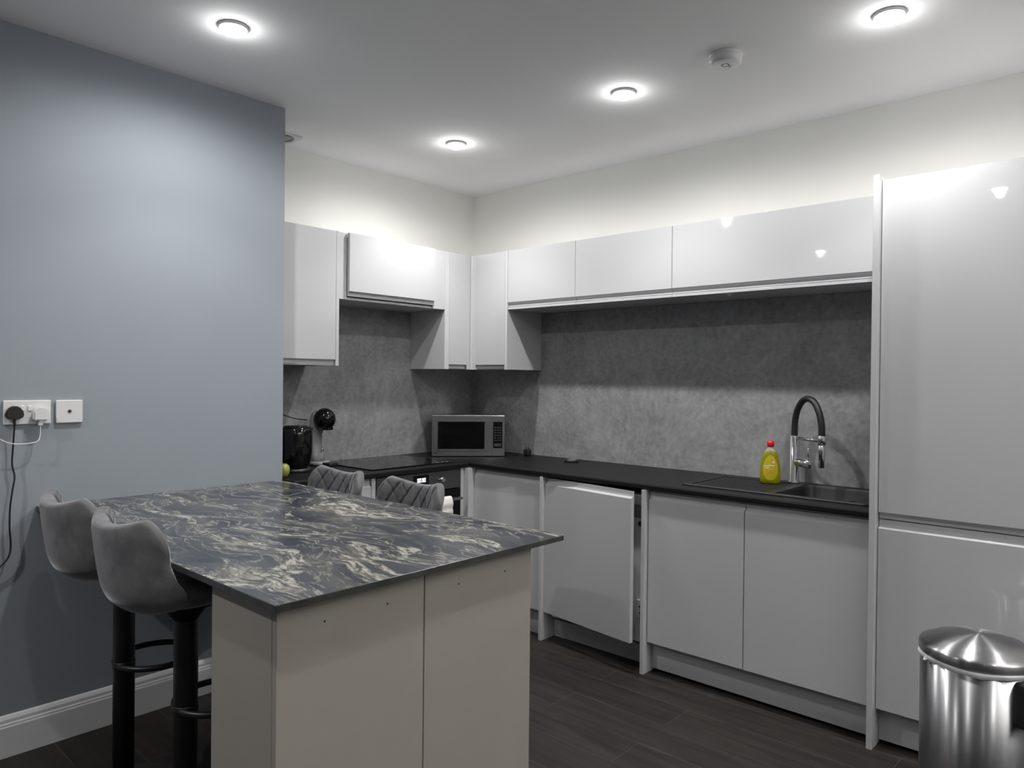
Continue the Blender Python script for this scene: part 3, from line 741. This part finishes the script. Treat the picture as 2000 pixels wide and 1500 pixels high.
# local: front towards -y
def blob(prof, c, mat=None, sx=1, sy=1): return MB().lathe(prof, 40, c=c, mat=mat, sx=sx, sy=sy)
MB().lathe([(.050, 0), (.062, .004), (.062, .016), (.052, .022), (0, .022)], 36, c=(0, .0, 0)).build('base', M['silver_plastic'], t, local=True)
b = MB(); LS = []
for z, y, wx, wy in ((.018, .015, .046, .030), (.06, .022, .040, .024), (.11, .030, .038, .022), (.17, .034, .042, .026), (.21, .026, .050, .036), (.25, .014, .052, .044), (.285, .004, .046, .044), (.308, -.006, .028, .030), (.314, -.008, .008, .01)):
    LS.append(([(wx*math.cos(2*PI*k/32), y+wy*math.sin(2*PI*k/32)) for k in range(32)], z))
LL = loft(b, LS, cap=True, smooth=True); b.bm.faces.new(LL[0][::-1]); b.build('body', M['silver_plastic'], t, local=True)
sph = [(.062*math.sin(PI*k/20), -.062*math.cos(PI*k/20)) for k in range(21)]
b = MB(); b.lathe([(0, -.044)]+[(r_, z_) for r_, z_ in sph if z_ > -.046], 40, c=(0, -.030, .255), sx=.97, sy=1.0); b.build('head', M['black_gloss'], t, local=True)
MB().box(-.022, .022, -.078, -.035, .196, .214, .006).build('nozzle', M['black_gloss'], t, local=True)
MB().box(-.034, .034, -.105, -.02, .0, .020, .006, 3).build('drip_tray', M['black_matt'], t, local=True)
MB().lathe([(.008, 0), (.007, .004), (0, .004)], 16, mat=Vector((0, 0, 1)).rotation_difference(Vector((0, -1, 0))).to_matrix().to_4x4(), c=(.012, -.004, .085)).build('button', M['chrome'], t, local=True)
tag(MB().tube([(-1.752, -.06, 1.222), (-1.69, -.035, 1.232), (-1.60, -.03, 1.220), (-1.50, -.035, 1.186), (-1.42, -.06, 1.158), (-1.366, -.10, 1.150)], .0032, 8).build('power_cable', M['black_matt'], origin=False), 'black cable running along the splashback to the coffee machine', 'cable')

# ------------------------------------------------------------------ island
IX0, IX1, IY0, IY1, IZ = -2.768, -1.773, -2.222, -.517, .898
b = MB(); b.box(IX0, IX1, IY0, IY1, IZ-.0165, IZ, .0012, 1)
for f in b.bm.faces: f.normal_update()
for f in b.bm.faces: f.material_index = 0 if abs(f.normal.z) > .9 else 1
tag(b.build('breakfast_bar', [M['marble'], M['marble_edge']], origin=(0, 0, 0)), 'dark veined stone-effect breakfast bar top fixed to the blue-grey wall', 'worktop')
t = thing('base_cabinet', 'pale beige panelled cabinet under the near end of the breakfast bar', 'cabinet', (-2.32, -2.0, .0005))
PX0, PX1, PY0, PY1 = -2.733, -1.866, -2.146, -1.858
PT = IZ-.0175
MB().box(PX0+.02, PX1-.02, PY0+.001, PY1-.001, .0005, PT-.001).build('carcass', M['beige'], t)
MB().box(PX0, PX0+.0185, PY0-.0015, PY1, .0005, PT, .0008, 1).build('side_panel', M['beige'], t)
MB().box(PX1-.0185, PX1, PY0-.0015, PY1, .0005, PT, .0008, 1).build('side_panel', M['beige'], t)
for (a, c_) in ((PX0+.0005, -2.3015), (-2.2985, PX1)):
    MB().box(a, c_, PY0-.0200, PY0-.0020, .0005, PT, .0012, 1).build('front_panel', M['beige'], t)
q = Vector((0, 0, 1)).rotation_difference(Vector((0, -1, 0))).to_matrix().to_4x4()
for x in (-2.608, -2.423, -2.174, -1.985):
    MB().lathe([(.0028, 0), (.0024, .0006), (0, .0006)], 12, mat=q, c=(x, PY0-.0200, .814)).build('screw_hole', M['hole'], t)

# ------------------------------------------------------------------ bar stools
def make_stool(dz=0.0):
    """faces +x; seat centred on the column"""
    t = thing('bar_stool', '', 'bar stool', (0, 0, 0), 0, 'grey velvet bar stools round the breakfast bar')
    MB().lathe([(.205, .0), (.205, .006), (.19, .012), (.07, .022), (.040, .032), (.038, .05)], 48).build('foot_disc', M['black_metal'], t, local=True)
    MB().lathe([(.0325, .03), (.0325, .70+dz), (.030, .705+dz)], 28).build('column', M['black_metal'], t, local=True)
    MB().lathe([(.028, .69+dz), (.07, .742+dz), (.10, .747+dz), (.10, .760+dz)], 28).build('seat_mount', M['black_metal'], t, local=True)
    b = MB(); cxr, rr = .100, .122
    pts = [(cxr+rr*math.cos(2*PI*k/24), rr*math.sin(2*PI*k/24), .442) for k in range(24)]
    b.tube(pts, .0095, 10, closed=True, sub=2); b.lathe([(.033, .430), (.0345, .432), (.0345, .452), (.033, .454)], 24)
    b.build('footrest', M['black_metal'], t, local=True)
    # seat cushion
    b = MB(); LS = []
    def sq(a, c, e=3.2, x0=.020, n=48):
        P = []
        for k in range(n):
            th = 2*PI*k/n; ct, st = math.cos(th), math.sin(th)
            P.append((x0+a*math.copysign(abs(ct)**(2/e), ct), c*math.copysign(abs(st)**(2/e), st)))
        return P
    for z, k_ in ((.758, .66), (.762, .82), (.774, .93), (.795, .99), (.812, .99), (.826, .94), (.833, .84), (.835, .5), (.833, .1)):
        LS.append((sq(.188*k_, .190*k_), z+.008+dz))
    LL = loft(b, LS, cap=True, smooth=True); b.bm.faces.new(LL[0][::-1]); b.build('seat', M['velvet'], t, local=True)
    # backrest: smooth outside, diamond quilting inside
    nu, nv = 88, 60; b = MB()
    PR = [(0, -.070, .764), (.10, -.122, .767), (.19, -.162, .782), (.28, -.184, .812), (.40, -.192, .850), (.6, -.200, .905), (.8, -.206, .955), (1, -.212, 1.0)]
    def prof_at(v):
        for (a, x0, z0), (c, x1, z1) in zip(PR, PR[1:]):
            if v <= c:
                k = (v-a)/(c-a); return x0+(x1-x0)*k, z0+(z1-z0)*k
        return PR[-1][1:]
    def mid(u, v):
        au = abs(u); x = z = 0
        for k in range(-3, 4):
            q = prof_at(max(0, min(1, v+k*.018))); x += q[0]/7; z += q[1]/7
        rise = .023*min(1, au/.72)**2 - (.070*((au-.72)/.28)**2.2 if au > .72 else 0)
        z += rise*max(0, (v-.3)/.7)**1.2 + .050*au**2.5*max(0, 1-v*2.4)
        hw = .196 - .006*math.sin(max(0, min(1, (v-.40)/.45))*PI) - .060*max(0, 1-v/.26)**1.6
        x += (.078+.016*max(0, 1-abs(v-.30)/.30))*au**2.2
        return Vector((x, hw*u, z+dz))
    def nrm(u, v):
        e = .01
        a = mid(min(1, u+e), v)-mid(max(-1, u-e), v); c = mid(u, min(1, v+e))-mid(u, max(0, v-e))
        n = a.cross(c); n.normalize()
        return n if n.x > 0 else -n
    fr_, bk_ = [], []
    for j in range(nv+1):
        v = j/nv; fr, bk = [], []
        for i in range(nu+1):
            u = -1+2*i/nu; p = mid(u, v); n = nrm(u, v)
            th = .024*max(0, 1-abs(u)**7)**.5*max(0, 1-abs(2*v-1)**8)**.5+.0008
            s1 = abs(math.sin(PI*(u*3.0+v*2.6))); s2 = abs(math.sin(PI*(u*3.0-v*2.6)))
            qd = -.011*(max(0, 1-s1*3.2)**1.2+max(0, 1-s2*3.2)**1.2)
            fade = max(0, 1-abs(u)**10)*max(0, min(1, (1-v)*9))*max(0, min(1, v*5-1.4))
            fr.append(b.bm.verts.new(p+n*(th+qd*fade))); bk.append(b.bm.verts.new(p-n*th))
        fr_.append(fr); bk_.append(bk)
    for j in range(nv):
        for i in range(nu):
            for Gd in (fr_, bk_):
                f = b.bm.faces.new([Gd[j][i], Gd[j][i+1], Gd[j+1][i+1], Gd[j+1][i]]); f.smooth = True
    for i in range(nu):
        for j in (0, nv):
            f = b.bm.faces.new([fr_[j][i], fr_[j][i+1], bk_[j][i+1], bk_[j][i]]); f.smooth = True
    for j in range(nv):
        for i in (0, nu):
            f = b.bm.faces.new([fr_[j][i], fr_[j+1][i], bk_[j+1][i], bk_[j][i]]); f.smooth = True
    b.build('backrest', M['velvet'], t, local=True)
    return t
st = make_stool(); st2 = make_stool(-.039)
SP = [(-2.668, -1.563, 0, 0, 'grey velvet bar stool nearest the camera, left of the breakfast bar'),
      (-2.668, -1.102, 0, 0, 'grey velvet bar stool nearest the sockets, behind the nearest stool'),
      (-1.850, -1.388, PI, 0, 'grey quilted bar stool on the kitchen side, in front of the oven clock'),
      (-1.850, -.872, PI, 0, 'grey quilted bar stool on the kitchen side, in front of the coffee machine')]
for i, (x, y, a, dz, lb_) in enumerate(SP):
    o = (st, None, st2, None)[i] or copy_tree(st if i < 2 else st2)
    o.location = (x, y, .0005); o.rotation_euler = (0, 0, a); o['label'] = lb_

# ------------------------------------------------------------------ sockets on blue wall
YW = WY
t = thing('double_socket', 'white double wall socket with black and white plugs in it', 'socket', (-2.798, YW, 1.203))
MB().box(-2.873, -2.723, YW-.0095, YW-.0003, 1.203, 1.291, .0025).build('face_plate', M['white_plastic'], t)
for x, dz in ((-2.8135, 0), (-2.7915, 0)):
    MB().box(x-.0065, x+.0065, YW-.0135, YW-.009, 1.252, 1.272, .002).build('switch', M['white_plastic'], t)
q = Vector((0, 0, 1)).rotation_difference(Vector((0, -1, 0))).to_matrix().to_4x4()
t = thing('black_plug', 'black mains plug with its cable in the left of the double socket', 'plug', (-2.842, YW-.010, 1.220))
b = MB(); pl = [(-.029, .012), (-.026, .030), (-.014, .046), (.0, .050), (.014, .046), (.026, .030), (.029, .012), (.018, .002), (-.018, .002)]
b.prism([(-2.842+a, 1.222+z) for a, z in pl], 1, YW-.010, YW-.034)
bmesh.ops.bevel(b.bm, geom=b.bm.edges[:], offset=.0035, segments=2, affect='EDGES')
b.build('plug_body', M['black_matt'], t)
MB().tube([(-2.842, YW-.022, 1.228), (-2.842, YW-.023, 1.205), (-2.843, YW-.022, 1.175), (-2.845, YW-.018, 1.12), (-2.847, YW-.016, 1.06), (-2.839, YW-.016, 1.015), (-2.846, YW-.018, .965), (-2.853, YW-.018, .90), (-2.854, YW-.018, .83), (-2.850, YW-.018, .765), (-2.858, YW-.018, .725), (-2.885, YW-.018, .693), (-2.93, YW-.018, .66), (-2.97, YW-.018, .58), (-3.0, YW-.02, .40)],
          lambda s: .0048 if s < .09 else .0030, 8).build('cable', M['black_matt'], t)
t = thing('white_plug', 'white plug and thin cable in the right of the double socket', 'plug', (-2.762, YW-.010, 1.215))
b = MB(); pl = [(-.024, .0), (-.024, .032), (-.012, .050), (.012, .050), (.024, .032), (.024, .0)]
b.prism([(-2.760+a, 1.217+z) for a, z in pl], 1, YW-.010, YW-.036)
bmesh.ops.bevel(b.bm, geom=b.bm.edges[:], offset=.004, segments=2, affect='EDGES')
b.build('plug_body', M['white_plastic'], t)
MB().box(-2.768, -2.754, YW-.030, YW-.020, 1.198, 1.217, .002).build('connector', M['white_plastic'], t)
MB().tube([(-2.761, YW-.025, 1.200), (-2.762, YW-.026, 1.165), (-2.770, YW-.030, 1.142), (-2.800, YW-.034, 1.134), (-2.850, YW-.034, 1.136), (-2.885, YW-.030, 1.152), (-2.95, YW-.02, 1.20), (-3.02, YW-.012, 1.30)], .0017, 8).build('cable', M['white_plastic'], t)
t = thing('aerial_socket', 'square white aerial socket plate right of the double socket', 'socket', (-2.661, YW, 1.203))
MB().box(-2.706, -2.616, YW-.0105, YW-.0003, 1.203, 1.290, .003).build('face_plate', M['white_plastic'], t)
MB().lathe([(.0078, 0), (.0072, .0012), (.0055, .0012), (.0050, .0)], 24, mat=q, c=(-2.661, YW-.0104, 1.247)).build('socket_ring', M['silver_plastic'], t)
MB().lathe([(.0045, 0), (.0045, .0006), (0, .0006)], 20, mat=q, c=(-2.661, YW-.0104, 1.247)).build('socket_hole', M['hole'], t)
tag(MB().tube([(-2.40, WY-.012, .86), (-2.36, WY-.02, .74), (-2.31, WY-.02, .66), (-2.24, WY-.02, .62), (-2.15, WY-.02, .60)], .003, 8).build('hanging_cable', M['black_matt'], origin=False), 'thin black cable hanging against the wall under the breakfast bar', 'cable')

# ------------------------------------------------------------------ bin
t = thing('pedal_bin', 'stainless steel pedal bin with domed lid and white liner', 'bin', (-1.105, -3.227, .0005))
RB = .148
MB().lathe([(RB+.004, 0), (RB+.006, .004), (RB+.006, .03), (RB, .034)], 64).build('base_ring', M['black_matt'], t, local=True)
MB().lathe([(RB, .032), (RB, .592)], 96).build('body', M['bin_steel'], t, local=True)
b = MB(); n = 96; RR = []
for (dr, z) in ((.0005, .584), (.0030, .588), (.0040, .594), (.003, .599), (-.004, .600)):
    RR.append([b.bm.verts.new(((RB+dr+.0014*math.sin(i*.9)+.0018*math.sin(i*.23+1))*math.cos(2*PI*i/n), (RB+dr+.0014*math.sin(i*.9)+.0018*math.sin(i*.23+1))*math.sin(2*PI*i/n), z+(.0022*math.sin(i*.31+2)+.002*math.sin(i*.11))*(1 if dr > -.003 else 0))) for i in range(n)])
for a, c_ in zip(RR, RR[1:]):
    for i in range(n): f = b.bm.faces.new([a[i], a[(i+1) % n], c_[(i+1) % n], c_[i]]); f.smooth = True
# loose liner corner sticking out
b.build('liner', M['bag'], t, local=True)
MB().lathe([(RB+.002, .600), (RB+.004, .604), (RB+.004, .622), (RB+.001, .628), (RB-.012, .633), (.115, .646), (.075, .657), (.035, .663), (0, .665)], 96).build('lid', M['bin_steel'], t, local=True)
ca, sa = math.cos(math.radians(134)), math.sin(math.radians(134))
MB().tube([((RB+.002)*ca, (RB+.002)*sa, .590), ((RB+.013)*ca, (RB+.013)*sa, .587), ((RB+.002)*ca+.008, (RB+.002)*sa+.008, .592)], .0024, 8).build('liner_corner', M['bag'], t, local=True)
ha = math.radians(-122)
hx, hy = (RB+.016)*math.cos(ha), (RB+.016)*math.sin(ha)
b = MB(); b.box(-.026, .020, -.038, .038, .462, .585, .010, 3)
o = b.build('hinge_cover', M['black_matt'], t, local=True); o.location = (hx, hy, 0); o.rotation_euler = (0, 0, ha)
b = MB(); b.box(-.03, .035, -.022, .022, .006, .018, .004)
o = b.build('pedal', M['black_matt'], t, local=True); o.location = ((RB+.03)*math.cos(ha+PI), (RB+.03)*math.sin(ha+PI), .002); o.rotation_euler = (0, 0, ha+PI)
bpy.context.view_layer.update()
